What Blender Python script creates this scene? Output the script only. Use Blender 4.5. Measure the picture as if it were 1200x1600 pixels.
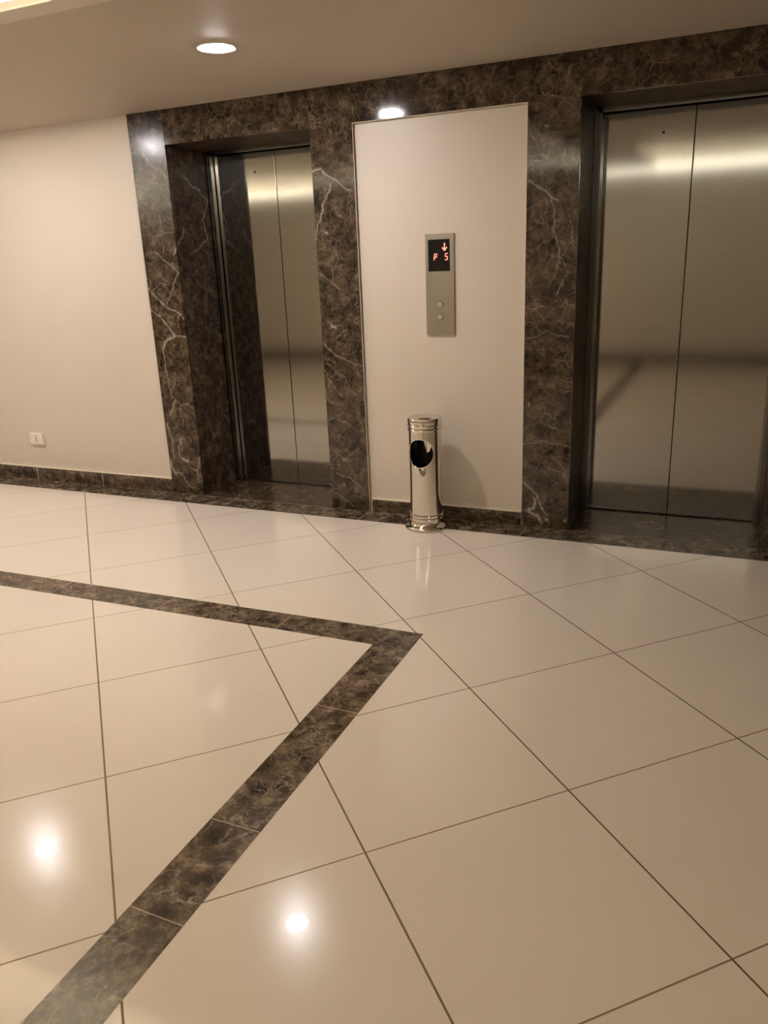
import bpy, bmesh, math, random
from mathutils import Vector, Matrix
import numpy as np

random.seed(7)
for _o in list(bpy.data.objects):
    bpy.data.objects.remove(_o)
SC = bpy.context.scene
COL = SC.collection

# ------------------------------------------------------------------ camera
cam_data = bpy.data.cameras.new('camera')
cam = bpy.data.objects.new('camera', cam_data)
COL.objects.link(cam)
cam_data.sensor_fit = 'VERTICAL'
cam_data.sensor_height = 24.0
cam_data.lens = 24.0 * 1221.7 / 1600.0
cam_data.clip_start = 0.02
R_ = Vector((0.91654731, 0.3980209, -0.03899229))
U_ = Vector((-0.08741498, 0.2945235, 0.95163781))
F_ = Vector((-0.39025588, 0.86881257, -0.30473771))
cam.matrix_world = Matrix(((R_.x, U_.x, -F_.x, 0.0),
                           (R_.y, U_.y, -F_.y, -4.02441),
                           (R_.z, U_.z, -F_.z, 1.41629),
                           (0, 0, 0, 1)))
SC.camera = cam

# ------------------------------------------------------------------ light and exposure
SC.view_settings.view_transform = 'Standard'
SC.view_settings.look = 'None'
SC.view_settings.gamma = 1.0
SC.view_settings.use_curve_mapping = False
SC.view_settings.exposure = 0.0
LAMP_COLOR = (1.0, 0.94, 0.95)
LAMP_POWER = 480.0
COVE_COLOR = (1.0, 0.95, 0.80)
COVE_POWER = 240.0
COVE_REAR_POWER = 22.0
COVE2_POWER = 14.0
LINE_POWER = 11.0
world = bpy.data.worlds.new('night')
SC.world = world
world.use_nodes = True
world.node_tree.nodes['Background'].inputs[0].default_value = (0, 0, 0, 1)
world.node_tree.nodes['Background'].inputs[1].default_value = 0.0

# ------------------------------------------------------------------ measures (metres)
ZC = 2.2875           # ceiling
ZO = 2.1036           # head of the lift openings
XA, XB, XCc, XD = -3.344, -3.095, -2.149, -1.900
XE, XF, XG, XH = -0.981, -0.7315, 0.2145, 0.4635
JD = 0.375            # depth of the marble jambs
DY = 0.42             # face of the lift doors
X0, X1 = -8.0, 3.0    # room
Y1 = -6.2             # wall behind the camera
TILE = 0.6
GX, GY, GANG = -3.698, -1.289, 0.778043

VEINS_A = [(1.2, [(-3.2, 1.725), (-3.187, 1.686), (-3.195, 1.634), (-3.194, 1.593), (-3.192, 1.51)]), (1.2, [(-3.258, 1.607), (-3.201, 1.625), (-3.1, 1.632)]), (1.6, [(-3.262, 1.53), (-3.192, 1.48), (-3.104, 1.399)]), (1.8, [(-3.104, 1.399), (-3.141, 1.334), (-3.212, 1.222)]), (2.4, [(-3.345, 1.314), (-3.234, 1.213), (-3.123, 1.158), (-3.1, 1.13)]), (2.4, [(-3.342, 1.183), (-3.272, 1.144)]), (1.2, [(-3.319, 1.304), (-3.263, 1.33), (-3.237, 1.342), (-3.183, 1.335)]), (2.5, [(-3.274, 1.132), (-3.214, 1.081), (-3.191, 1.024), (-3.104, 1.024)]), (4, [(-3.214, 1.081), (-3.19, 1.027)]), (3, [(-3.221, 1.03), (-3.262, 0.973), (-3.286, 0.928)]), (4, [(-3.18, 1.028), (-3.247, 1.002), (-3.278, 0.964)]), (2.2, [(-3.278, 0.964), (-3.288, 0.925), (-3.281, 0.834), (-3.276, 0.736), (-3.26, 0.676), (-3.261, 0.643)]), (1.8, [(-3.209, 0.803), (-3.235, 0.71), (-3.262, 0.663)]), (1.8, [(-3.261, 0.643), (-3.202, 0.598), (-3.153, 0.6), (-3.108, 0.581)]), (3.5, [(-3.249, 0.617), (-3.26, 0.569), (-3.295, 0.527)]), (1.5, [(-3.202, 0.598), (-3.201, 0.524), (-3.202, 0.457)]), (4, [(-3.329, 0.471), (-3.312, 0.417)]), (2.5, [(-3.312, 0.417), (-3.305, 0.348), (-3.301, 0.293), (-3.304, 0.244)]), (4, [(-3.235, 0.373), (-3.243, 0.345)]), (2.5, [(-3.243, 0.345), (-3.256, 0.316), (-3.252, 0.254)]), (6, [(-3.238, 0.237), (-3.198, 0.229)]), (6, [(-3.342, 0.22), (-3.331, 0.178), (-3.303, 0.138)]), (2.2, [(-3.309, 0.151), (-3.26, 0.141), (-3.213, 0.059), (-3.157, 0.042)]), (2, [(-3.103, 0.256), (-3.123, 0.171), (-3.13, 0.086)]), (2.2, [(-3.172, 0.175), (-3.124, 0.164)]), (2.2, [(-3.289, 2.1), (-3.251, 2.056)]), (2.2, [(-3.236, 2.042), (-3.191, 1.994), (-3.143, 1.965), (-3.103, 1.931)]), (1.2, [(-3.238, 1.92), (-3.171, 1.902)]), (3.2, [(-3.082, 1.558), (-3.103, 1.536), (-3.115, 1.507)])]
VEINS_B = [(3.5, [(-2.155, 1.893), (-2.094, 1.897), (-2.068, 1.879)]), (2.2, [(-2.068, 1.879), (-2.043, 1.86), (-1.96, 1.796), (-1.915, 1.774)]), (2.5, [(-2.042, 1.819), (-2.09, 1.719), (-2.131, 1.618), (-2.154, 1.544)]), (1.5, [(-2.153, 1.374), (-2.099, 1.342), (-2.052, 1.311), (-2.026, 1.275)]), (1.2, [(-2.061, 1.388), (-2.055, 1.323)]), (5, [(-2.086, 1.579), (-2.079, 1.577)]), (1.8, [(-2.148, 0.995), (-2.126, 0.962), (-2.047, 0.913), (-2.0, 0.892), (-1.913, 0.857)]), (1.2, [(-2.069, 1.013), (-1.99, 1.058)]), (1.5, [(-2.143, 0.835), (-2.103, 0.748), (-2.037, 0.683)]), (1.2, [(-2.14, 0.872), (-2.045, 0.815), (-2.006, 0.779), (-1.993, 0.728), (-1.954, 0.7)]), (1.3, [(-2.142, 0.544), (-2.099, 0.553), (-2.037, 0.54), (-1.973, 0.498)]), (1.5, [(-2.108, 0.219), (-2.032, 0.201), (-1.951, 0.151)]), (1.5, [(-2.133, 0.097), (-2.05, 0.055), (-2.0, 0.019)]), (4, [(-2.088, 1.091), (-2.077, 1.08), (-2.057, 1.076)]), (5, [(-2.055, 0.313), (-2.047, 0.313)]), (3, [(-2.059, 0.163), (-2.051, 0.148)])]
VEINS_C = [(2.3, [(-0.973, 1.756), (-0.924, 1.735), (-0.882, 1.708), (-0.866, 1.681), (-0.827, 1.663)]), (1.8, [(-0.866, 1.681), (-0.845, 1.611), (-0.837, 1.569), (-0.849, 1.528), (-0.815, 1.453), (-0.81, 1.417), (-0.828, 1.349)]), (1.2, [(-0.758, 1.565), (-0.758, 1.469), (-0.797, 1.41)]), (1.2, [(-0.814, 1.417), (-0.789, 1.361)]), (1.2, [(-0.96, 1.963), (-0.921, 1.885), (-0.882, 1.848)]), (1.3, [(-0.803, 1.881), (-0.794, 1.818)]), (1.5, [(-0.775, 1.317), (-0.828, 1.231)]), (1, [(-0.881, 1.667), (-0.889, 1.602)]), (3, [(-0.886, 1.993), (-0.877, 1.99)]), (3, [(-0.973, 0.251), (-0.933, 0.218), (-0.905, 0.188), (-0.885, 0.132), (-0.844, 0.079)]), (6, [(-0.917, 0.17), (-0.908, 0.114), (-0.947, 0.094), (-0.891, 0.066), (-0.878, 0.026)]), (5, [(-0.851, 0.053), (-0.843, 0.042)]), (1.5, [(-0.843, 0.344), (-0.781, 0.317), (-0.742, 0.284)]), (1.2, [(-0.977, 0.458), (-0.885, 0.483), (-0.801, 0.472), (-0.733, 0.46)]), (1.5, [(-0.856, 0.569), (-0.803, 0.552)]), (1.1, [(-0.97, 1.005), (-0.861, 1.048), (-0.752, 1.016)]), (3, [(-0.953, 0.679), (-0.949, 0.664)]), (3, [(-0.739, 0.064), (-0.75, 0.047)])]
VEINS_J = [(3, [(0.136, 1.945), (0.187, 1.922), (0.22, 1.897), (0.303, 1.875)]), (3, [(0.293, 1.869), (0.366, 1.825), (0.325, 1.75), (0.294, 1.701), (0.307, 1.652), (0.33, 1.597)]), (2, [(0.33, 1.597), (0.258, 1.559), (0.17, 1.52)]), (2.5, [(0.086, 1.648), (0.078, 1.606), (0.017, 1.559)]), (1, [(0.096, 1.481), (0.069, 1.421)]), (2, [(0.318, 1.026), (0.349, 1.003)]), (1, [(0.277, 1.115), (0.23, 0.982)])]
# ------------------------------------------------------------------ node helpers
def new_mat(name):
    m = bpy.data.materials.new(name)
    m.use_nodes = True
    nt = m.node_tree
    return m, nt, nt.nodes['Principled BSDF']

def N(nt, kind, **kw):
    n = nt.nodes.new(kind)
    for k, v in kw.items():
        setattr(n, k, v)
    return n

def setin(n, **kw):
    for k, v in kw.items():
        n.inputs[k.replace('_', ' ')].default_value = v

def math_n(nt, op, a, b=None, c=None):
    n = N(nt, 'ShaderNodeMath', operation=op)
    for i, v in enumerate((a, b, c)):
        if v is None:
            continue
        if isinstance(v, (int, float)):
            n.inputs[i].default_value = v
        else:
            nt.links.new(v, n.inputs[i])
    return n.outputs[0]

def ramp(nt, fac, stops, interp='LINEAR'):
    r = N(nt, 'ShaderNodeValToRGB')
    r.color_ramp.interpolation = interp
    els = r.color_ramp.elements
    while len(els) < len(stops):
        els.new(0.5)
    for e, (p, c) in zip(els, stops):
        e.position = p
        e.color = (c, c, c, 1) if isinstance(c, (int, float)) else (*c, 1)
    nt.links.new(fac, r.inputs[0])
    return r.outputs[0]

def mix(nt, fac, a, b, kind='MIX'):
    n = N(nt, 'ShaderNodeMix', data_type='RGBA', blend_type=kind)
    for idx, v in ((0, fac), (6, a), (7, b)):
        if isinstance(v, (int, float)):
            n.inputs[idx].default_value = v
        elif isinstance(v, tuple):
            n.inputs[idx].default_value = (*v, 1)
        else:
            nt.links.new(v, n.inputs[idx])
    return n.outputs[2]

def vmath(nt, op, a, b):
    n = N(nt, 'ShaderNodeVectorMath', operation=op)
    for i, v in enumerate((a, b)):
        if isinstance(v, tuple):
            n.inputs[i].default_value = v
        else:
            nt.links.new(v, n.inputs[i])
    return n.outputs[0]

def vscale(nt, a, s):
    n = N(nt, 'ShaderNodeVectorMath', operation='SCALE')
    nt.links.new(a, n.inputs[0])
    if isinstance(s, (int, float)):
        n.inputs['Scale'].default_value = s
    else:
        nt.links.new(s, n.inputs['Scale'])
    return n.outputs[0]

def noise(nt, vec, scale, detail=4, rough=0.55, dist=0.0):
    n = N(nt, 'ShaderNodeTexNoise')
    n.inputs['Scale'].default_value = scale
    n.inputs['Detail'].default_value = detail
    n.inputs['Roughness'].default_value = rough
    n.inputs['Distortion'].default_value = dist
    nt.links.new(vec, n.inputs['Vector'])
    return n.outputs['Fac'], n.outputs['Color']

def voronoi(nt, vec, scale, feature='F1', rnd=1.0):
    n = N(nt, 'ShaderNodeTexVoronoi', feature=feature)
    n.inputs['Scale'].default_value = scale
    n.inputs['Randomness'].default_value = rnd
    nt.links.new(vec, n.inputs['Vector'])
    return n.outputs['Distance']

# ------------------------------------------------------------------ materials
def make_marble(name, light=1.0, rough=0.10, vein_gain=1.0, spec=0.5, tint=(1.0, 1.0, 1.0)):
    m, nt, b = new_mat(name)
    tc = N(nt, 'ShaderNodeTexCoord').outputs['Object']
    info = N(nt, 'ShaderNodeObjectInfo').outputs['Random']
    off = N(nt, 'ShaderNodeCombineXYZ')
    for i, k in enumerate((37.0, 53.0, 71.0)):
        nt.links.new(math_n(nt, 'MULTIPLY', info, k), off.inputs[i])
    p = vmath(nt, 'ADD', tc, off.outputs[0])
    _, wc = noise(nt, p, 7, 5, 0.6)
    wv = vscale(nt, vmath(nt, 'SUBTRACT', wc, (0.5, 0.5, 0.5)), 0.13)
    q = vmath(nt, 'ADD', p, wv)
    L = light
    f1, _ = noise(nt, q, 17, 10, 0.70)
    base = ramp(nt, f1, [(0.34, (0.008*L, 0.0045*L, 0.002*L)), (0.46, (0.030*L, 0.018*L, 0.010*L)),
                         (0.56, (0.068*L, 0.045*L, 0.028*L)), (0.68, (0.165*L, 0.118*L, 0.078*L))])
    # dark pebble-like cells with paler seams between them
    cell = voronoi(nt, q, 30, 'DISTANCE_TO_EDGE')
    seam = ramp(nt, cell, [(0.0, 1.0), (0.07, 0.25), (0.2, 0.0)])
    f2, _ = noise(nt, p, 8, 3, 0.5)
    seam = math_n(nt, 'MULTIPLY', seam, ramp(nt, f2, [(0.42, 0.0), (0.62, 1.0)]))
    c = mix(nt, math_n(nt, 'MULTIPLY', seam, 0.42), base, (0.19*L, 0.132*L, 0.085*L))
    core = ramp(nt, voronoi(nt, q, 19), [(0.05, 1.0), (0.35, 0.0)])
    f3, _ = noise(nt, p, 5, 2, 0.5)
    core = math_n(nt, 'MULTIPLY', core, ramp(nt, f3, [(0.45, 0.0), (0.65, 0.8)]))
    c = mix(nt, core, c, (0.012*L, 0.007*L, 0.003*L))
    # fine tan network, broken up
    _, wc2 = noise(nt, p, 26, 4, 0.6)
    q2 = vmath(nt, 'ADD', q, vscale(nt, vmath(nt, 'SUBTRACT', wc2, (0.5, 0.5, 0.5)), 0.07))
    net = ramp(nt, voronoi(nt, q2, 15, 'DISTANCE_TO_EDGE'), [(0.0, 1.0), (0.025, 0.55), (0.07, 0.0)])
    f7, _ = noise(nt, p, 10, 3, 0.6)
    net = math_n(nt, 'MULTIPLY', net, ramp(nt, f7, [(0.44, 0.0), (0.60, 1.0)]))
    c = mix(nt, math_n(nt, 'MULTIPLY', net, 0.48), c, (0.27*L, 0.205*L, 0.145*L))
    # hair veins
    big = voronoi(nt, vmath(nt, 'ADD', p, vscale(nt, wv, 0.8)), 6.5, 'DISTANCE_TO_EDGE')
    hair = ramp(nt, big, [(0.0, 1.0), (0.006, 0.5), (0.016, 0.0)])
    f4, _ = noise(nt, p, 6, 2, 0.5)
    hair = math_n(nt, 'MULTIPLY', hair, ramp(nt, f4, [(0.54, 0.0), (0.68, 1.0)]))
    c = mix(nt, math_n(nt, 'MULTIPLY', hair, 0.5*vein_gain), c, (0.42, 0.34, 0.25))
    # small white flecks
    f5, _ = noise(nt, p, 55, 2, 0.5)
    f6, _ = noise(nt, p, 9, 2, 0.5)
    fl = math_n(nt, 'MULTIPLY', ramp(nt, f5, [(0.69, 0.0), (0.76, 1.0)]), ramp(nt, f6, [(0.55, 0.0), (0.65, 1.0)]))
    c = mix(nt, math_n(nt, 'MULTIPLY', fl, 0.6), c, (0.45, 0.38, 0.29))
    # the individual bold veins of this slab
    at = N(nt, 'ShaderNodeAttribute', attribute_name='vein').outputs['Fac']
    c = mix(nt, at, c, (0.50, 0.43, 0.34))
    c = mix(nt, 1.0, c, tint, 'MULTIPLY')
    nt.links.new(c, b.inputs['Base Color'])
    b.inputs['Roughness'].default_value = rough
    b.inputs['IOR'].default_value = 1.5
    b.inputs['Specular IOR Level'].default_value = spec
    return m

def make_paint(name, col, rough=0.5, bump=0.02):
    m, nt, b = new_mat(name)
    tc = N(nt, 'ShaderNodeTexCoord').outputs['Object']
    f, _ = noise(nt, tc, 1.3, 3, 0.5)
    c = ramp(nt, f, [(0.3, tuple(x*0.96 for x in col)), (0.7, col)])
    nt.links.new(c, b.inputs['Base Color'])
    b.inputs['Roughness'].default_value = rough
    f2, _ = noise(nt, tc, 60, 3, 0.6)
    bp = N(nt, 'ShaderNodeBump')
    bp.inputs['Strength'].default_value = bump
    bp.inputs['Distance'].default_value = 0.004
    nt.links.new(f2, bp.inputs['Height'])
    nt.links.new(bp.outputs[0], b.inputs['Normal'])
    return m

def make_floor():
    m, nt, b = new_mat('cream_porcelain')
    tc = N(nt, 'ShaderNodeTexCoord').outputs['Object']
    s = N(nt, 'ShaderNodeSeparateXYZ')
    nt.links.new(tc, s.inputs[0])
    ca, sa = math.cos(GANG), math.sin(GANG)
    dx = math_n(nt, 'SUBTRACT', s.outputs[0], GX)
    dy = math_n(nt, 'SUBTRACT', s.outputs[1], GY)
    u = math_n(nt, 'DIVIDE', math_n(nt, 'ADD', math_n(nt, 'MULTIPLY', dx, ca), math_n(nt, 'MULTIPLY', dy, sa)), TILE)
    v = math_n(nt, 'DIVIDE', math_n(nt, 'SUBTRACT', math_n(nt, 'MULTIPLY', dx, sa), math_n(nt, 'MULTIPLY', dy, ca)), TILE)
    def gap(w, half):
        d = math_n(nt, 'ABSOLUTE', math_n(nt, 'SUBTRACT', math_n(nt, 'FRACT', math_n(nt, 'ADD', w, 0.5)), 0.5))
        return math_n(nt, 'LESS_THAN', math_n(nt, 'MULTIPLY', d, TILE), half)
    gu, gv = gap(u, 0.0027), gap(v, 0.0022)
    cell = N(nt, 'ShaderNodeCombineXYZ')
    nt.links.new(math_n(nt, 'FLOOR', u), cell.inputs[0])
    nt.links.new(math_n(nt, 'FLOOR', v), cell.inputs[1])
    wn = N(nt, 'ShaderNodeTexWhiteNoise', noise_dimensions='3D')
    nt.links.new(cell.outputs[0], wn.inputs['Vector'])
    tone = ramp(nt, wn.outputs['Value'], [(0.0, (0.80, 0.71, 0.60)), (1.0, (0.825, 0.735, 0.625))])
    f, _ = noise(nt, tc, 2.2, 5, 0.6)
    tone = mix(nt, 0.12, tone, ramp(nt, f, [(0.35, (0.64, 0.56, 0.45)), (0.65, (0.80, 0.71, 0.59))]))
    # faint scuffs and dust specks
    f2, _ = noise(nt, tc, 38, 2, 0.5)
    tone = mix(nt, math_n(nt, 'MULTIPLY', ramp(nt, f2, [(0.79, 0.0), (0.82, 1.0)]), 0.5), tone, (0.2, 0.14, 0.08))
    c = mix(nt, gv, tone, (0.26, 0.19, 0.115))
    c = mix(nt, gu, c, (0.17, 0.115, 0.06))
    nt.links.new(c, b.inputs['Base Color'])
    g = math_n(nt, 'MAXIMUM', gu, gv)
    nt.links.new(math_n(nt, 'ADD', math_n(nt, 'MULTIPLY', g, 0.35), 0.17), b.inputs['Roughness'])
    f3, _ = noise(nt, tc, 3.0, 2, 0.5)
    b.inputs['IOR'].default_value = 1.45
    b.inputs['Specular IOR Level'].default_value = 0.16
    nt.links.new(math_n(nt, 'SUBTRACT', 0.6, math_n(nt, 'MULTIPLY', g, 0.6)), b.inputs['Coat Weight'])
    b.inputs['Coat Roughness'].default_value = 0.006
    # each tile lies a hair off level
    bp = N(nt, 'ShaderNodeBump')
    bp.inputs['Strength'].default_value = 0.012
    bp.inputs['Distance'].default_value = 0.02
    nt.links.new(f3, bp.inputs['Height'])
    nt.links.new(bp.outputs[0], b.inputs['Normal'])
    nt.links.new(bp.outputs[0], b.inputs['Coat Normal'])
    return m

def make_metal(name, col, rough, aniso=0.0, brush=None, grad=0.0):
    m, nt, b = new_mat(name)
    b.inputs['Metallic'].default_value = 1.0
    tc = N(nt, 'ShaderNodeTexCoord').outputs['Object']
    vec = tc
    if brush:
        mp = N(nt, 'ShaderNodeMapping')
        mp.inputs['Scale'].default_value = brush
        nt.links.new(tc, mp.inputs[0])
        vec = mp.outputs[0]
    f, _ = noise(nt, vec, 6 if not brush else 1, 4, 0.6)
    c = ramp(nt, f, [(0.3, tuple(x*0.93 for x in col)), (0.7, col)])
    nt.links.new(c, b.inputs['Base Color'])
    rr = math_n(nt, 'ADD', math_n(nt, 'MULTIPLY', f, rough*0.3), rough*0.85)
    nt.links.new(rr, b.inputs['Roughness'])
    if aniso:
        b.inputs['Anisotropic'].default_value = aniso
        tg = N(nt, 'ShaderNodeCombineXYZ')
        tg.inputs[2].default_value = 1.0
        nt.links.new(tg.outputs[0], b.inputs['Tangent'])
    return m

def make_plain(name, col, rough=0.4, metallic=0.0):
    m, nt, b = new_mat(name)
    tc = N(nt, 'ShaderNodeTexCoord').outputs['Object']
    f, _ = noise(nt, tc, 25, 3, 0.5)
    nt.links.new(ramp(nt, f, [(0.3, tuple(x*0.94 for x in col)), (0.7, col)]), b.inputs['Base Color'])
    b.inputs['Roughness'].default_value = rough
    b.inputs['Metallic'].default_value = metallic
    return m

def make_glow(name, col, power):
    m, nt, b = new_mat(name)
    b.inputs['Base Color'].default_value = (0.8, 0.8, 0.8, 1)
    b.inputs['Roughness'].default_value = 0.4
    b.inputs['Emission Color'].default_value = (*col, 1)
    b.inputs['Emission Strength'].default_value = power
    return m

M_MARBLE = make_marble('dark_emperor_marble', 0.86, 0.09)
M_SILL = make_marble('worn_sill_marble', 1.0, 0.22, 0.8)
M_BORDER = make_marble('border_marble', 1.6, 0.2, 1.2, 0.3, (1.0, 1.09, 1.12))
M_BASE = make_marble('baseboard_marble', 1.25, 0.14, 1.2)
M_HONED = make_marble('honed_marble', 0.9, 0.2, 1.0, 0.32)
M_JAMB = make_marble('dull_marble', 0.8, 0.42, 1.0, 0.12)
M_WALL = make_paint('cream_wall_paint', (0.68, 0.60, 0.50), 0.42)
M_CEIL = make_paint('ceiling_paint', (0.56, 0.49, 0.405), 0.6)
M_FLOOR = make_floor()
M_STEEL = make_metal('brushed_door_steel', (0.42, 0.41, 0.38), 0.068, 0.8, (3.0, 3.0, 160.0))
M_FRAME = make_metal('door_frame_steel', (0.31, 0.295, 0.265), 0.2, 0.3, (160.0, 160.0, 3.0))
M_PLATE = make_metal('call_panel_steel', (0.40, 0.37, 0.32), 0.38, 0.0, (160.0, 160.0, 3.0))
M_CHROME = make_metal('polished_chrome', (0.74, 0.70, 0.63), 0.045)
M_BUTTON = make_metal('button_steel', (0.62, 0.58, 0.51), 0.35)
M_DARK = make_plain('dark_gap', (0.012, 0.010, 0.008), 0.8)
M_DISPLAY = make_plain('smoked_display', (0.006, 0.005, 0.004), 0.3)
M_DISPLAY.node_tree.nodes['Principled BSDF'].inputs['Specular IOR Level'].default_value = 0.2
M_LINER = make_plain('added_black_liner', (0.004, 0.004, 0.004), 0.45)
M_WHITE = make_plain('white_plastic', (0.86, 0.78, 0.65), 0.35)
M_CAULK = make_plain('pale_grout', (0.74, 0.65, 0.52), 0.7)  # pale grout, colour brightened for the light caught on the baseboard ledge
M_GROUT = make_plain('border_grout', (0.30, 0.235, 0.165), 0.7)
M_EDGE = make_plain('marble_cut_edge', (0.20, 0.155, 0.105), 0.5)
M_EMBLEM = make_plain('etched_emblem', (0.22, 0.18, 0.145), 0.9)
M_EMBLEM.node_tree.nodes['Principled BSDF'].inputs['Specular IOR Level'].default_value = 0.0
M_RED = make_glow('red_led', (1.0, 0.075, 0.035), 1.6)
M_ORANGE = make_glow('orange_led', (1.0, 0.15, 0.04), 1.6)
M_LAMP = make_glow('lamp_diffuser', LAMP_COLOR, LAMP_POWER)
M_RIM = make_plain('white_lamp_rim', (0.75, 0.70, 0.66), 0.4)
M_COVE = make_glow('cove_led', COVE_COLOR, COVE_POWER)
M_LINE = make_glow('linear_led', COVE_COLOR, LINE_POWER)
M_COVE_REAR = make_glow('rear_cove_led', COVE_COLOR, COVE_REAR_POWER)
M_COVE2 = make_glow('dim_cove_led', COVE_COLOR, COVE2_POWER)

# ------------------------------------------------------------------ mesh helpers
def add_box(bm, x0, x1, y0, y1, z0, z1):
    vs = [bm.verts.new(p) for p in ((x0, y0, z0), (x1, y0, z0), (x1, y1, z0), (x0, y1, z0),
                                    (x0, y0, z1), (x1, y0, z1), (x1, y1, z1), (x0, y1, z1))]
    for f in ((0, 3, 2, 1), (4, 5, 6, 7), (0, 1, 5, 4), (1, 2, 6, 5), (2, 3, 7, 6), (3, 0, 4, 7)):
        bm.faces.new([vs[i] for i in f])
    return vs

def add_prism(bm, pts, z0, z1):
    a = [bm.verts.new((x, y, z0)) for x, y in pts]
    c = [bm.verts.new((x, y, z1)) for x, y in pts]
    n = len(pts)
    bm.faces.new(list(reversed(a)))
    bm.faces.new(c)
    for i in range(n):
        j = (i+1) % n
        bm.faces.new((a[i], a[j], c[j], c[i]))

def add_lathe(bm, prof, seg=96, cx=0.0, cy=0.0, close=False):
    rings = []
    for r, z in prof:
        if r < 1e-6:
            rings.append([bm.verts.new((cx, cy, z))])
        else:
            rings.append([bm.verts.new((cx + r*math.cos(2*math.pi*i/seg), cy + r*math.sin(2*math.pi*i/seg), z)) for i in range(seg)])
    pairs = list(zip(rings, rings[1:]))
    if close:
        pairs.append((rings[-1], rings[0]))
    for a, c in pairs:
        for i in range(seg):
            j = (i+1) % seg
            if len(a) == 1 and len(c) == 1:
                continue
            if len(a) == 1:
                bm.faces.new((a[0], c[j], c[i]))
            elif len(c) == 1:
                bm.faces.new((a[i], a[j], c[0]))
            else:
                bm.faces.new((a[i], a[j], c[j], c[i]))

def add_disc_y(bm, cx, cz, y0, y1, r, seg=40, bev=0.0):
    """a short round bar whose axis runs along y"""
    prof = [(0, y1), (r, y1), (r, y0+bev), (r-bev, y0), (0, y0)] if bev else [(0, y1), (r, y1), (r, y0), (0, y0)]
    rings = []
    for rr, y in prof:
        if rr < 1e-9:
            rings.append([bm.verts.new((cx, y, cz))])
        else:
            rings.append([bm.verts.new((cx+rr*math.cos(2*math.pi*i/seg), y, cz+rr*math.sin(2*math.pi*i/seg))) for i in range(seg)])
    for a, c in zip(rings, rings[1:]):
        for i in range(seg):
            j = (i+1) % seg
            if len(a) == 1:
                bm.faces.new((a[0], c[i], c[j]))
            elif len(c) == 1:
                bm.faces.new((a[i], c[0], a[j]))
            else:
                bm.faces.new((a[i], c[i], c[j], a[j]))

def obj(name, bm, mat, parent=None, smooth=False, bevel=0.0):
    bmesh.ops.recalc_face_normals(bm, faces=bm.faces[:])
    me = bpy.data.meshes.new(name)
    bm.to_mesh(me)
    bm.free()
    me.materials.append(mat)
    if smooth:
        me.polygons.foreach_set('use_smooth', [True]*len(me.polygons))
        me.set_sharp_from_angle(angle=math.radians(35))
    o = bpy.data.objects.new(name, me)
    COL.objects.link(o)
    if parent is not None:
        o.parent = parent
        o.matrix_parent_inverse = Matrix.Translation(-parent.location)
    if bevel:
        md = o.modifiers.new('bevel', 'BEVEL')
        md.width = bevel
        md.segments = 2
        md.limit_method = 'ANGLE'
    return o

def tag(o, label, cat=None, group=None, kind=None):
    o['label'] = label
    if cat:
        o['category'] = cat
    if group:
        o['group'] = group
    if kind:
        o['kind'] = kind
    return o

def thing(name, label, cat, loc, group=None, kind=None):
    o = bpy.data.objects.new(name, None)
    COL.objects.link(o)
    o.location = loc
    o.empty_display_size = 0.1
    return tag(o, label, cat, group, kind)

def struct(name, bm, mat, label, cat, bevel=0.0):
    return tag(obj(name, bm, mat, bevel=bevel), label, cat, kind='structure')

def box_obj(name, mat, dims, parent=None, bevel=0.0):
    bm = bmesh.new()
    add_box(bm, *dims)
    return obj(name, bm, mat, parent, bevel=bevel)

# ------------------------------------------------------------------ the room
WALL_Y = 0.022
bm = bmesh.new()
add_box(bm, X0-0.2, X1+0.2, Y1-0.2, -0.168, -0.1, 0.0)
struct('floor', bm, M_FLOOR, 'polished cream porcelain tile floor laid diagonally', 'floor')

# ceiling with two coffers
CF = [(-6.6, -1.42, -4.74, -1.72), (-0.95, 1.5, -4.9, -2.85)]
bm = bmesh.new()
T = 0.02
PK = 0.06             # pocket that hides the light strips
ZT = ZC + 0.19
yb = [Y1-0.2, 0.6]
add_box(bm, X0-0.2, X1+0.2, -1.72, 0.6, ZC, ZC+T)                   # strip along the lifts
add_box(bm, X0-0.2, CF[0][0], Y1-0.2, -1.72, ZC, ZC+T)
add_box(bm, CF[0][0], CF[0][1], Y1-0.2, CF[0][2], ZC, ZC+T)
add_box(bm, CF[0][1], CF[1][0], Y1-0.2, -1.72, ZC, ZC+T)
add_box(bm, CF[1][0], CF[1][1], Y1-0.2, CF[1][2], ZC, ZC+T)
add_box(bm, CF[1][0], CF[1][1], CF[1][3], -1.72, ZC, ZC+T)
add_box(bm, CF[1][1], X1+0.2, Y1-0.2, -1.72, ZC, ZC+T)
for x0, x1, y0, y1 in CF:
    x0, x1, y0, y1 = x0-PK, x1+PK, y0-PK, y1+PK
    add_box(bm, x0-0.02, x0, y0, y1, ZC+T, ZT)
    add_box(bm, x1, x1+0.02, y0, y1, ZC+T, ZT)
    add_box(bm, x0-0.02, x1+0.02, y0-0.02, y0, ZC+T, ZT)
    add_box(bm, x0-0.02, x1+0.02, y1, y1+0.02, ZC+T, ZT)
    add_box(bm, x0-0.02, x1+0.02, y0-0.02, y1+0.02, ZT, ZT+0.02)
struct('ceiling', bm, M_CEIL, 'plain warm grey painted ceiling with recessed coffer', 'ceiling')
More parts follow.
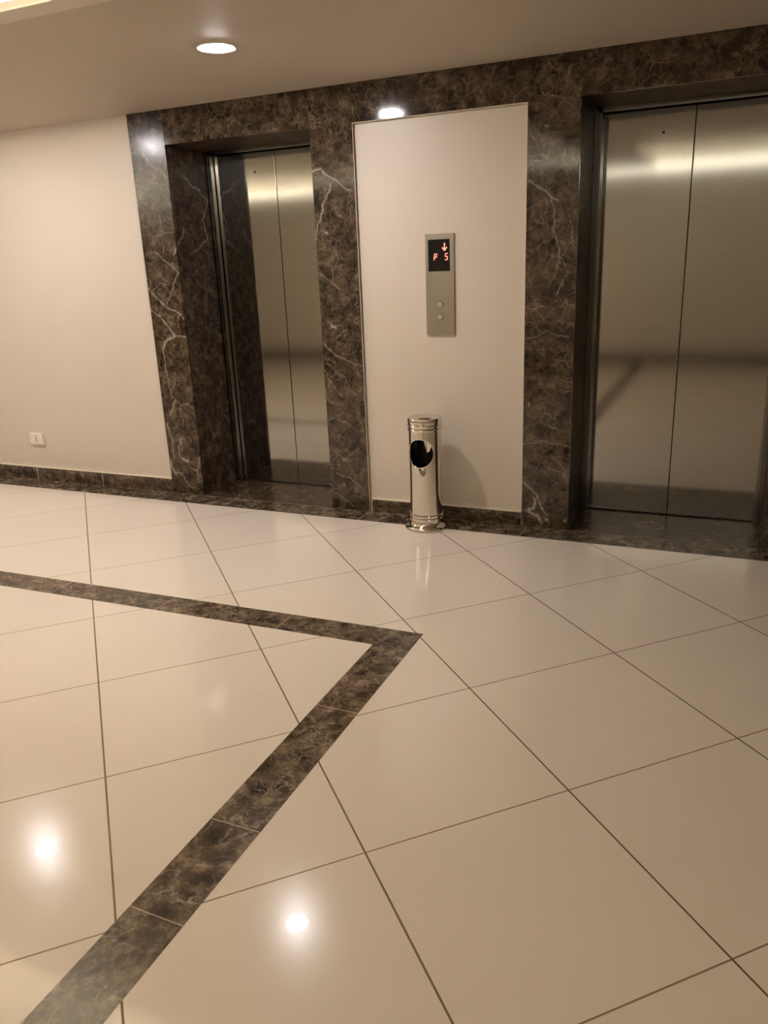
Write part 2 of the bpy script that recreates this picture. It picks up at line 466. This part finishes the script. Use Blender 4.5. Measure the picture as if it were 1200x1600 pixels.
# flat moulding round the big coffer
x0, x1, y0, y1 = CF[0]
bm = bmesh.new()
add_box(bm, x0-0.1, x1+0.1, y1, y1+0.1, ZC-0.008, ZC)
add_box(bm, x0-0.1, x1+0.1, y0-0.1, y0, ZC-0.008, ZC)
add_box(bm, x0-0.1, x0, y0, y1, ZC-0.008, ZC)
add_box(bm, x1, x1+0.1, y0, y1, ZC-0.008, ZC)
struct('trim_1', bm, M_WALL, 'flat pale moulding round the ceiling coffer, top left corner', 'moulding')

# lift wall (painted) with openings for the lifts
bm = bmesh.new()
add_box(bm, X0-0.2, XA, WALL_Y, 0.2, 0.0, ZC)
add_box(bm, XD, XE, WALL_Y, 0.2, 0.0, ZO)
add_box(bm, XH, X1+0.2, WALL_Y, 0.2, 0.0, ZC)
struct('wall_back', bm, M_WALL, 'cream painted wall that holds the two lifts', 'wall')
bm = bmesh.new()
add_box(bm, X0-0.2, X0, Y1, WALL_Y, 0.0, ZC)
struct('wall_left', bm, M_WALL, 'cream side wall beyond the left edge', 'wall')
bm = bmesh.new()
add_box(bm, X1, X1+0.2, Y1, WALL_Y, 0.0, ZC)
struct('wall_right', bm, M_WALL, 'cream side wall beyond the right lift', 'wall')
bm = bmesh.new()
add_box(bm, X0-0.2, X1+0.2, Y1-0.2, Y1, 0.0, ZC)
struct('wall_front', bm, M_WALL, 'cream wall behind the viewer, mirrored in the lift doors', 'wall')
# dark backing plates added behind the doors so the seams read dark
for xa, xb, side in ((XB, XCc, 'left'), (XF, XG, 'right')):
    bm = bmesh.new()
    add_box(bm, xa-0.24, xb+0.24, 0.47, 0.5, 0.0, ZC)
    struct('door_backing', bm, M_DARK, 'dark backing plate added behind the %s lift door' % side, 'wall')

# baseboards
def baseboard(xa, xb, joints, label, name='baseboard_back', z=0.086):
    bm = bmesh.new()
    cuts = [xa] + joints + [xb]
    for a, c in zip(cuts, cuts[1:]):
        add_box(bm, a+0.0012, c-0.0012, 0.003, WALL_Y, 0.0, z)
    o = struct(name, bm, M_BASE, label, 'baseboard')
    bm = bmesh.new()
    add_box(bm, xa, xb, 0.0045, WALL_Y, z, z+0.005)
    for j in joints:
        add_box(bm, j-0.0016, j+0.0016, 0.0025, WALL_Y, 0.0, z)
    obj('grout_line', bm, M_CAULK, o)
    return o
baseboard(X0, XA-0.006, [-7.6, -7.0, -6.4, -5.78, -5.17, -4.558, -3.947], 'dark marble baseboard along the cream wall left of the left lift', z=0.092)
baseboard(XD+0.016, XE-0.006, [], 'short dark marble baseboard behind the chrome ash bin', z=0.076)
baseboard(XH+0.006, X1, [1.1, 1.7, 2.3], 'dark marble baseboard right of the right lift')
bm = bmesh.new()
add_box(bm, X0, X1, Y1, Y1+0.012, 0.0, 0.12)
struct('baseboard_front', bm, M_MARBLE, 'dark marble baseboard of the wall behind the viewer', 'baseboard')
bm = bmesh.new()
add_box(bm, X0, X0+0.012, Y1+0.012, 0.0, 0.0, 0.09)
struct('baseboard_left', bm, M_MARBLE, 'dark marble baseboard of the left side wall', 'baseboard')
bm = bmesh.new()
add_box(bm, X1-0.012, X1, Y1+0.012, 0.0, 0.0, 0.09)
struct('baseboard_right', bm, M_MARBLE, 'dark marble baseboard of the right side wall', 'baseboard')

# ------------------------------------------------------------------ marble slabs with their own veins
def vein_field(pts, veins, rnd):
    """strength of the drawn veins at points (n, 2)"""
    w = np.zeros(len(pts))
    # wander: a few sines so the veins are not ruler-straight
    a, c = pts[:, 0], pts[:, 1]
    wob = np.stack([0.0045*np.sin(c*47+rnd)+0.0028*np.sin(c*113+a*40+2*rnd)+0.0016*np.sin(c*290+a*170),
                    0.0035*np.sin(a*63+rnd*3)+0.0018*np.sin(a*190+c*60)], 1)
    q = pts + wob
    grain = 0.72 + 0.28*np.sin(a*210+c*97+rnd)*np.sin(c*160-a*75)
    for width, line in veins:
        half = width*0.00105
        for (xa, za), (xb, zb) in zip(line, line[1:]):
            A = np.array((xa, za)); B = np.array((xb, zb)); d = B-A
            L2 = max(d@d, 1e-9)
            t = np.clip(((q-A)@d)/L2, 0, 1)
            dist = np.hypot(*(q-(A+t[:, None]*d)).T)
            s = np.clip((half*1.5-dist)/(half*1.2), 0, 1)
            amp = min(0.95, 0.28+0.2*width)
            halo = 0.10*np.clip(1-dist/(half*5), 0, 1)
            w = np.maximum(w, s*amp*grain)
            w = np.maximum(w, halo)
    return w

def veined_slab(name, origin, du, nu, dv, nv, depth, veins, rnd, mat, label, axis):
    """slab whose seen face is a fine grid carrying the vein attribute"""
    O, DU, DV, DD = (np.array(v, float) for v in (origin, du, dv, depth))
    U, V = np.meshgrid(np.linspace(0, 1, nu), np.linspace(0, 1, nv))
    P = O + U.ravel()[:, None]*DU + V.ravel()[:, None]*DV
    back = np.array([O+DD, O+DU+DD, O+DU+DV+DD, O+DV+DD])
    verts = np.concatenate([P, back])
    idx = np.arange(nu*nv).reshape(nv, nu)
    quads = np.stack([idx[:-1, :-1], idx[:-1, 1:], idx[1:, 1:], idx[1:, :-1]], -1).reshape(-1, 4)
    faces = [tuple(int(i) for i in f) for f in quads]
    n = nu*nv
    bot, top, lef, rig = idx[0], idx[-1], idx[:, 0], idx[:, -1]
    faces.append((n+3, n+2, n+1, n))
    faces.append(tuple(int(i) for i in bot[::-1]) + (n, n+1))
    faces.append(tuple(int(i) for i in top) + (n+2, n+3))
    faces.append(tuple(int(i) for i in lef) + (n+3, n))
    faces.append(tuple(int(i) for i in rig[::-1]) + (n+1, n+2))
    me = bpy.data.meshes.new(name)
    me.from_pydata([tuple(v) for v in verts], [], faces)
    me.materials.append(mat)
    ab = P[:, [0, 2]] if axis == 'y' else P[:, [1, 2]]
    w = np.concatenate([vein_field(ab, veins, rnd), np.zeros(4)]).astype(np.float32)
    at = me.attributes.new('vein', 'FLOAT', 'POINT')
    at.data.foreach_set('value', w)
    o = bpy.data.objects.new(name, me)
    COL.objects.link(o)
    return tag(o, label, 'marble cladding', kind='structure')

G = 0.0035
def pillar(name, xa, xb, veins, rnd, label, mat=None):
    return veined_slab(name, (xa, 0, 0), (xb-xa, 0, 0), int((xb-xa)/G), (0, 0, ZC), int(ZC/G), (0, 0.02, 0), veins, rnd, mat or M_MARBLE, label, 'y')
pillar('trim_2', XA, XB, VEINS_A, 0.7, 'dark brown marble upright left of the left lift, heavily veined', M_HONED)
pillar('trim_3', XCc, XD, VEINS_B, 1.9, 'dark brown marble upright between left lift and cream panel')
pillar('trim_4', XE, XF, VEINS_C, 3.1, 'dark brown marble upright between cream panel and right lift')
box = bmesh.new(); add_box(box, XG, XH, 0, 0.02, 0, ZC)
struct('trim_5', box, M_MARBLE, 'dark brown marble upright right of the right lift', 'marble cladding')
for i, (xa, xb, what) in enumerate(((XB, XCc, 'over the left lift'), (XD, XE, 'over the cream panel'), (XF, XG, 'over the right lift'))):
    bm = bmesh.new(); add_box(bm, xa+0.0006, xb-0.0006, 0, 0.02, ZO, ZC)
    struct('trim_%d' % (6+i), bm, M_MARBLE, 'dark brown marble lintel slab ' + what, 'marble cladding')
# pale cut edges round the cream panel
bm = bmesh.new()
add_box(bm, XD, XD+0.0018, 0.0005, 0.0115, 0.0, ZO-0.003)
add_box(bm, XD, XE, 0.001, 0.012, ZO-0.003, ZO)
add_box(bm, XE-0.0025, XE, 0.003, WALL_Y, 0.0, ZO-0.003)
add_box(bm, XA-0.006, XA, 0.006, WALL_Y, 0.0, 0.1)
add_box(bm, XD+0.012, XD+0.016, 0.003, WALL_Y, 0.0, 0.078)
struct('trim_9', bm, M_CAULK, 'pale sealant line round the cream call panel wall', 'sealant')

# jambs and soffits of the two openings
veined_slab('trim_10', (XB, 0.02, 0), (0, JD-0.02, 0), int(JD/G), (0, 0, ZO), int(ZO/G), (-0.02, 0, 0), VEINS_J, 2.2, M_JAMB, 'dark marble side lining inside the left lift opening', 'x')
n = 11
for xa, xb, d, what in ((XCc, XCc+0.02, 0, 'right side lining inside the left lift opening'), (XF-0.02, XF, 0, 'left side lining inside the right lift opening'), (XG, XG+0.02, 0, 'right side lining inside the right lift opening')):
    bm = bmesh.new(); add_box(bm, xa, xb, 0.02, JD, 0, ZO)
    struct('trim_%d' % n, bm, M_JAMB, 'dark marble ' + what, 'marble cladding'); n += 1
for xa, xb, what in ((XB, XCc, 'left'), (XF, XG, 'right')):
    bm = bmesh.new(); add_box(bm, xa-0.02, xb+0.02, 0.02, JD, ZO, ZO+0.02)
    struct('trim_%d' % n, bm, M_JAMB, 'dark marble lining overhead in the %s lift opening' % what, 'marble cladding'); n += 1
    bm = bmesh.new(); add_box(bm, xa, xb, 0.0012, DY-0.003, -0.05, 0.0)
    struct('trim_%d' % n, bm, M_SILL, 'worn marble doorstep of the %s lift' % what, 'doorstep'); n += 1

# dark marble strip in the floor along the lift wall
bm = bmesh.new()
cuts = [X0, -7.6, -6.4, -5.2, -4.01, -3.16, -1.9, -0.952, 0.2145, 1.4, X1]
for a, c in zip(cuts, cuts[1:]):
    add_box(bm, a+0.001, c-0.001, -0.1665, 0.0, -0.05, 0.0)
st = struct('trim_%d' % n, bm, M_BORDER, 'dark marble strip in the floor along the lift wall', 'floor strip'); n += 1
bm = bmesh.new()
add_box(bm, X0, X1, -0.0002, 0.0012, -0.05, 0.0004)
for c in cuts[1:-1]:
    add_box(bm, c-0.001, c+0.001, -0.1665, -0.0002, -0.05, 0.0002)
add_box(bm, X0, X1, -0.168, -0.1665, -0.05, 0.0002)
obj('grout_line', bm, M_GROUT, st)

# dark marble border let into the floor: two arms meeting in a mitre
OC, IC = (-1.028, -1.402), (-1.184, -1.550)
def arm(p0, q0, p1, q1, cuts):
    """pieces of a border band between edge p0-p1 and edge q0-q1"""
    bm = bmesh.new(); g = bmesh.new()
    P0, P1, Q0, Q1 = (Vector((*p, 0)) for p in (p0, p1, q0, q1))
    fr = [(0, 0)] + cuts + [(1, 1)]
    gl = 0.0012
    for (a, a2), (c, c2) in zip(fr, fr[1:]):
        quad = [P0.lerp(P1, a), P0.lerp(P1, c), Q0.lerp(Q1, c2), Q0.lerp(Q1, a2)]
        ctr = sum(quad, Vector())/4
        add_prism(bm, [tuple((v + (ctr-v).normalized()*gl)[:2]) for v in quad], -0.05, 0.0005)
    for a, a2 in fr[:-1]:
        A, B = P0.lerp(P1, a), Q0.lerp(Q1, a2)
        d = (P1-P0).normalized()*0.0016
        add_prism(g, [tuple((v)[:2]) for v in (A-d, A+d, B+d, B-d)], -0.05, 0.0007)
    return bm, g
LA = 6.0   # length of the arm that runs parallel with the lift wall
pe, qe = (OC[0]-LA, OC[1]-0.018*LA), (IC[0]-LA, IC[1]-0.018*LA)
cl = [((0.59+0.605*k)/LA, (0.59+0.605*k-0.156)/LA) for k in range(9)]
bm, g = arm(OC, IC, pe, qe, cl)
o = struct('trim_%d' % n, bm, M_BORDER, 'dark marble floor border arm running parallel with the lift wall', 'floor border'); n += 1
obj('grout_line', g, M_GROUT, o)
LB = 4.6
pe, qe = (OC[0]+0.004, OC[1]-LB), (IC[0]+0.004, IC[1]-LB)
cb = [((0.61)/LB, (0.462)/LB), (1.214/LB, 1.066/LB), (1.54/LB, 1.39/LB)] + [((1.54+0.6*k)/LB, (1.39+0.6*k)/LB) for k in range(1, 5)]
bm, g = arm(OC, IC, pe, qe, cb)
o = struct('trim_%d' % n, bm, M_BORDER, 'dark marble floor border arm running towards the bottom left corner', 'floor border'); n += 1
obj('grout_line', g, M_GROUT, o)

# ------------------------------------------------------------------ lift doors
def lift_door(num, xa, xb, label):
    t = thing('door_%d' % num, label, 'elevator door', ((xa+xb)/2, DY, 0), kind='structure')
    xm = (xa+xb)/2
    fw = 0.040
    ztop = 2.080
    for xl, xr in ((xa-0.012, xm-0.002), (xm+0.002, xb+0.012)):
        box_obj('door_panel', M_STEEL, (xl, xr, DY, DY+0.035, 0.006, ztop+0.03), t, bevel=0.0015)
    for s, x in ((1, xa), (-1, xb)):
        bm = bmesh.new()
        steps = [(0.0, 0.016, JD+0.006), (0.016, 0.019, JD+0.012), (0.019, fw-0.004, JD+0.004)]
        for a, c, y in steps:
            q0, q1 = sorted((x+s*a, x+s*c))
            add_box(bm, q0, q1, y, DY-0.008, 0.0, ztop+0.024)
        obj('door_jamb', bm, M_FRAME, t, bevel=0.0008)
    bm = bmesh.new()
    add_box(bm, xa, xb, JD+0.004, DY-0.006, ztop, ZO)
    obj('door_header', bm, M_FRAME, t)
    bm = bmesh.new()
    add_box(bm, xa, xb, DY-0.002, DY+0.046, -0.04, 0.0025)
    obj('sill_track', bm, M_DARK, t)
    bm = bmesh.new()
    add_disc_y(bm, xm-0.145, 1.968, DY-0.0012, DY+0.002, 0.0062, 24)
    obj('key_hole', bm, M_DARK, t)
    return t
lift_door(1, XB, XCc, 'brushed steel two panel lift door, left of the call panel')
lift_door(2, XF, XG, 'brushed steel two panel lift door at the right edge')

# ------------------------------------------------------------------ call panel
PY = 0.012             # panel and outlet are laid out on this plane, then set onto the wall
cp = thing('elevator_call_panel', 'steel lift call panel with red floor display on cream wall', 'call panel', (-1.431, PY, 1.03))
YF = 0.002
bm = bmesh.new()
x0, x1, z0, z1 = -1.5095, -1.353, 1.0295, 1.5425
dx0, dx1, dz0, dz1 = -1.4935, -1.374, 1.357, 1.515
add_box(bm, x0, dx0, YF, PY, z0, z1)
add_box(bm, dx1, x1, YF, PY, z0, z1)
add_box(bm, dx0, dx1, YF, PY, z0, dz0)
add_box(bm, dx0, dx1, YF, PY, dz1, z1)
bmesh.ops.remove_doubles(bm, verts=bm.verts[:], dist=1e-5)
obj('face_plate', bm, M_PLATE, cp)
disp = box_obj('display', M_DISPLAY, (dx0, dx1, YF+0.001, PY, dz0, dz1), cp)
disp['label'] = 'black display window'
def stroke(bm, pts, w, y0, y1):
    for (xa, za), (xb, zb) in zip(pts, pts[1:]):
        d = Vector((xb-xa, zb-za)); L = d.length; d /= L
        nrm = Vector((-d.y, d.x))*w/2
        A = Vector((xa, za))-d*w*0.4; B = Vector((xb, zb))+d*w*0.4
        c = [A+nrm, A-nrm, B-nrm, B+nrm]
        lo = [bm.verts.new((v.x, y0, v.y)) for v in c]
        hi = [bm.verts.new((v.x, y1, v.y)) for v in c]
        bm.faces.new(lo); bm.faces.new(hi[::-1])
        for i in range(4):
            j = (i+1) % 4
            bm.faces.new((lo[i], hi[i], hi[j], lo[j]))
ys = (YF-0.0004, YF+0.0012)
bm = bmesh.new()
stroke(bm, [(-1.4028, 1.4945), (-1.4028, 1.4610)], 0.0052, *ys)
stroke(bm, [(-1.4145, 1.4725), (-1.4028, 1.4600), (-1.3910, 1.4735)], 0.0052, *ys)
a = obj('down_arrow', bm, M_ORANGE, disp); a['label'] = 'glowing orange down arrow'
bm = bmesh.new()
stroke(bm, [(-1.4610, 1.4145), (-1.4575, 1.4415), (-1.4535, 1.4435), (-1.4455, 1.4425), (-1.4465, 1.4305), (-1.4505, 1.4260), (-1.4590, 1.4262)], 0.0044, *ys)
a = obj('letter_p', bm, M_RED, disp); a['label'] = 'glowing red letter P'
bm = bmesh.new()
stroke(bm, [(-1.3865, 1.4440), (-1.3975, 1.4430), (-1.3990, 1.4305), (-1.3880, 1.4285), (-1.3875, 1.4165), (-1.3925, 1.4130), (-1.3995, 1.4135)], 0.0044, *ys)
a = obj('digit_five', bm, M_RED, disp); a['label'] = 'glowing red digit 5'
for bz, nm in ((1.189, 'upper'), (1.125, 'lower')):
    bm = bmesh.new()
    add_disc_y(bm, -1.4325, bz, YF-0.0035, YF+0.001, 0.0155, 40, 0.001)
    bt = obj('call_button', bm, M_BUTTON, cp, smooth=True)
    bt['label'] = nm + ' round call button'
    bm = bmesh.new()
    seg = 40
    r0, r1 = 0.0158, 0.0185
    for ya, yb_ in ((YF-0.0012, YF+0.001),):
        ri = [[bm.verts.new((-1.4325+r*math.cos(2*math.pi*i/seg), y, bz+r*math.sin(2*math.pi*i/seg))) for i in range(seg)] for r, y in ((r0, yb_), (r0, ya), (r1, ya), (r1, yb_))]
        for k in range(4):
            A, B = ri[k], ri[(k+1) % 4]
            for i in range(seg):
                j = (i+1) % seg
                bm.faces.new((A[i], A[j], B[j], B[i]))
    obj('button_ring', bm, M_EMBLEM, bt)

# ------------------------------------------------------------------ wall outlet
ot = thing('wall_outlet', 'small white power outlet low on the cream wall at left', 'outlet', (-4.511, PY, 0.265))
bm = bmesh.new()
add_box(bm, -4.573, -4.449, 0.0015, WALL_Y-0.0035, 0.265, 0.345)
obj('cover_plate', bm, M_WHITE, ot, bevel=0.003)
bm = bmesh.new()
add_box(bm, -4.5225, -4.4995, -0.0005, 0.002, 0.283, 0.328)
so = obj('socket_insert', bm, M_WHITE, ot, bevel=0.001)
bm = bmesh.new()
for dz in (-0.013, 0.0, 0.013):
    add_disc_y(bm, -4.511, 0.3055+dz, -0.0008, 0.001, 0.004, 20)
obj('socket_holes', bm, M_DARK, so)

cp.location += Vector((-0.007, WALL_Y-PY, 0))
ot.location += Vector((-0.004, 0.0035, 0))

# ------------------------------------------------------------------ chrome ash bin
BX, BY = -1.474, -0.165
bn = thing('ash_bin', 'chrome cylinder ash bin with round opening, standing before the cream wall', 'ash bin', (BX, BY, 0))
RB = 0.0895
H_R, H_Z = 0.0755, 0.437
def body_mesh():
    """thin cylinder on an even grid; the round opening is cut out and its edge drawn onto the circle"""
    bm = bmesh.new()
    a0 = -math.pi/2                      # the opening faces the room
    ns, z0, z1 = 240, 0.03, 0.60
    nz = 240
    step = 2*math.pi*RB/ns
    g = []
    for j in range(nz+1):
        row = []
        for i in range(ns):
            s = -math.pi*RB + step*i
            z = z0+(z1-z0)*j/nz
            d = math.hypot(s, z-H_Z)
            if abs(d-H_R) < 0.0026:
                s, z = s*H_R/d, H_Z+(z-H_Z)*H_R/d
            row.append((bm.verts.new((BX+RB*math.cos(a0+s/RB), BY+RB*math.sin(a0+s/RB), z)), s, z))
        g.append(row)
    for j in range(nz):
        for i in range(ns):
            k = (i+1) % ns
            q = (g[j][i], g[j][k], g[j+1][k], g[j+1][i])
            if all(math.hypot(v[1], v[2]-H_Z) < H_R+1e-6 for v in q):
                continue
            bm.faces.new([v[0] for v in q])
    loose = [v for v in bm.verts if not v.link_faces]
    bmesh.ops.delete(bm, geom=loose, context='VERTS')
    for v in bm.verts:
        if v.is_boundary and z0+0.01 < v.co.z < z1-0.01:
            s = (math.atan2(v.co.y-BY, v.co.x-BX)-a0)*RB
            d = math.hypot(s, v.co.z-H_Z)
            s, z = s*H_R/d, H_Z+(v.co.z-H_Z)*H_R/d
            v.co = (BX+RB*math.cos(a0+s/RB), BY+RB*math.sin(a0+s/RB), z)
    return bm
bd = obj('bin_body', body_mesh(), M_CHROME, bn)
_p = bd.data.polygons[0]
if _p.normal.x*(_p.center.x-BX) + _p.normal.y*(_p.center.y-BY) < 0:
    bd.data.flip_normals()
for p in bd.data.polygons:
    p.use_smooth = True
md = bd.modifiers.new('wall', 'SOLIDIFY'); md.thickness = 0.0016; md.offset = -1
# rolled rings
def torus_prof(r, z, h, d):
    return [(r, z-h), (r+d*0.7, z-h*0.72), (r+d, z), (r+d*0.7, z+h*0.72), (r, z+h)]
for z, h, d, nm in ((0.580, 0.008, 0.0068, 'upper'), (0.560, 0.008, 0.0068, 'upper'), (0.085, 0.007, 0.006, 'lower'), (0.067, 0.007, 0.006, 'lower')):
    bm = bmesh.new()
    add_lathe(bm, torus_prof(RB-0.0002, z, h, d), 128, BX, BY)
    obj('ring_moulding', bm, M_CHROME, bn, smooth=True)
# base flange
bm = bmesh.new()
fx = BX-0.004
add_lathe(bm, [(RB-0.002, 0.052), (RB+0.002, 0.050), (RB+0.004, 0.040), (RB+0.010, 0.031), (RB+0.020, 0.025), (RB+0.0265, 0.018), (RB+0.0290, 0.009), (RB+0.0285, 0.002), (RB+0.026, 0.0), (0.0, 0.0)], 128, fx, BY)
obj('base_flange', bm, M_CHROME, bn, smooth=True)
# dished ash tray on top
bm = bmesh.new()
add_lathe(bm, [(RB-0.003, 0.585), (RB+0.003, 0.588), (RB+0.0045, 0.600), (RB+0.0045, 0.614), (RB+0.002, 0.6195), (RB-0.002, 0.620), (RB-0.005, 0.6185), (0.066, 0.6150), (0.045, 0.6125), (0.037, 0.6115), (0.034, 0.609), (0.033, 0.600), (0.033, 0.540)], 128, BX, BY)
tr = obj('ash_tray', bm, M_CHROME, bn, smooth=True)
md = tr.modifiers.new('wall', 'SOLIDIFY'); md.thickness = 0.001; md.offset = -1
# liner added to blacken the inside; ragged edge leaves bright chrome shards
bm = bmesh.new()
seg = 360
RL = RB-0.004
tops = []
key = [(-180, .475), (-6, .475), (2, .415), (12, .385), (20, .43), (27, .475), (46, .475), (50, .43), (57, .385), (63, .435), (68, .435), (74, .39), (80, .44), (90, .475), (180, .475)]
def liner_top(i):
    # azimuth of the far inner wall as seen through the opening
    a = (i/seg*360.0+90.0) % 360.0 - 180.0
    for (a0, z0), (a1, z1) in zip(key, key[1:]):
        if a0 <= a <= a1:
            return z0+(z1-z0)*(a-a0)/(a1-a0)
    return 0.5
lo = []; hi = []; mid = []
for i in range(seg):
    th = 2*math.pi*i/seg
    ca, sa = math.cos(th), math.sin(th)
    zt = liner_top(i) if sa > -0.25 else 0.352
    lo.append(bm.verts.new((BX+(RL-0.004)*ca, BY+(RL-0.004)*sa, 0.03)))
    mid.append(bm.verts.new((BX+(RL-0.001)*ca, BY+(RL-0.001)*sa, 0.30)))
    hi.append(bm.verts.new((BX+RL*ca, BY+RL*sa, zt)))
for i in range(seg):
    j = (i+1) % seg
    bm.faces.new((lo[i], lo[j], mid[j], mid[i]))
    bm.faces.new((mid[i], mid[j], hi[j], hi[i]))
bm.faces.new(lo[::-1])
ln = obj('added_liner', bm, M_LINER, bn)
ln['label'] = 'added black liner darkening the bin inside, with ragged top edge'
# small triangular emblem under the opening
bm = bmesh.new()
aa = -math.pi/2 + 0.16
topz = lambda s: 0.346 - 0.003*abs(s/0.0155)
botz = lambda s: 0.316 + 0.026*min(1.0, max(0.0, abs(s)-0.0015)/0.0140)
cols = [-0.0155 + 0.031*k/12 for k in range(13)]
lay = [[[bm.verts.new((BX+(RB+d)*math.cos(aa+s/RB), BY+(RB+d)*math.sin(aa+s/RB), z)) for z in (botz(s), topz(s))] for s in cols] for d in (0.0030, -0.0002)]
for A, B in zip(lay[0], lay[0][1:]):
    bm.faces.new((A[0], B[0], B[1], A[1]))
for k in (0, 1):
    for A, B, A2, B2 in zip(lay[0], lay[0][1:], lay[1], lay[1][1:]):
        bm.faces.new((A[k], B[k], B2[k], A2[k]))
for k in (0, -1):
    bm.faces.new((lay[0][k][0], lay[0][k][1], lay[1][k][1], lay[1][k][0]))
em = obj('emblem', bm, M_EMBLEM, bn)
em['label'] = 'small grey triangular emblem'

# ------------------------------------------------------------------ ceiling lamps
def downlight(x, y, label):
    t = thing('recessed_downlight', label, 'ceiling lamp', (x, y, ZC))
    bm = bmesh.new()
    add_lathe(bm, [(0.062, ZC), (0.083, ZC), (0.083, ZC-0.003), (0.079, ZC-0.0055), (0.064, ZC-0.0035), (0.062, ZC-0.002)], 64, x, y, close=True)
    obj('lamp_rim', bm, M_RIM, t, smooth=True)
    bm = bmesh.new()
    add_lathe(bm, [(0.0, ZC-0.011), (0.03, ZC-0.0105), (0.050, ZC-0.0085), (0.059, ZC-0.006), (0.0615, ZC-0.003), (0.0615, ZC-0.0005), (0.0, ZC-0.0005)], 64, x, y)
    obj('diffuser', bm, M_LAMP, t, smooth=True)
    return t
downlight(-2.065, -0.925, 'round glowing downlight in the ceiling before the left lift')
downlight(-3.97, -1.003, 'round downlight beyond the left edge, mirrored in the floor at lower left')
downlight(-5.88, -1.0, 'round downlight far beyond the left edge of the ceiling')

# ------------------------------------------------------------------ cove light strips
def strips(rect, mat, rear, names):
    x0, x1, y0, y1 = rect
    p = PK-0.008
    z0, z1 = ZC+0.021, ZC+0.031
    w = 0.03
    for dims, nm in zip(((x0, x1, y1+p-w, y1+p), (x0, x1, y0-p, y0-p+w), (x0-p, x0-p+w, y0, y1), (x1+p-w, x1+p, y0, y1)), names):
        bm = bmesh.new()
        add_box(bm, *dims, z0, z1)
        tag(obj('cove_light_strip', bm, rear if 'behind the viewer' in nm else mat), nm, 'light strip', 'light strips in the ceiling coffers')
strips(CF[0], M_COVE, M_COVE_REAR, ['warm light strip on the coffer edge at the top left corner', 'warm light strip on the big coffer edge behind the viewer', 'warm light strip on the far left end of the big coffer', 'warm light strip on the right end of the big coffer'])
strips(CF[1], M_COVE2, M_COVE2, ['dim light strip on the near edge of the small coffer', 'dim light strip on the rear edge of the small coffer', 'dim light strip on the left end of the small coffer', 'dim light strip on the right end of the small coffer'])
bm = bmesh.new()
add_box(bm, -1.5, 2.2, -5.06, -5.03, ZC-0.02, ZC)
tag(obj('linear_light', bm, M_LINE), 'long thin ceiling light behind the viewer, mirrored as a streak in the right lift door', 'linear light')
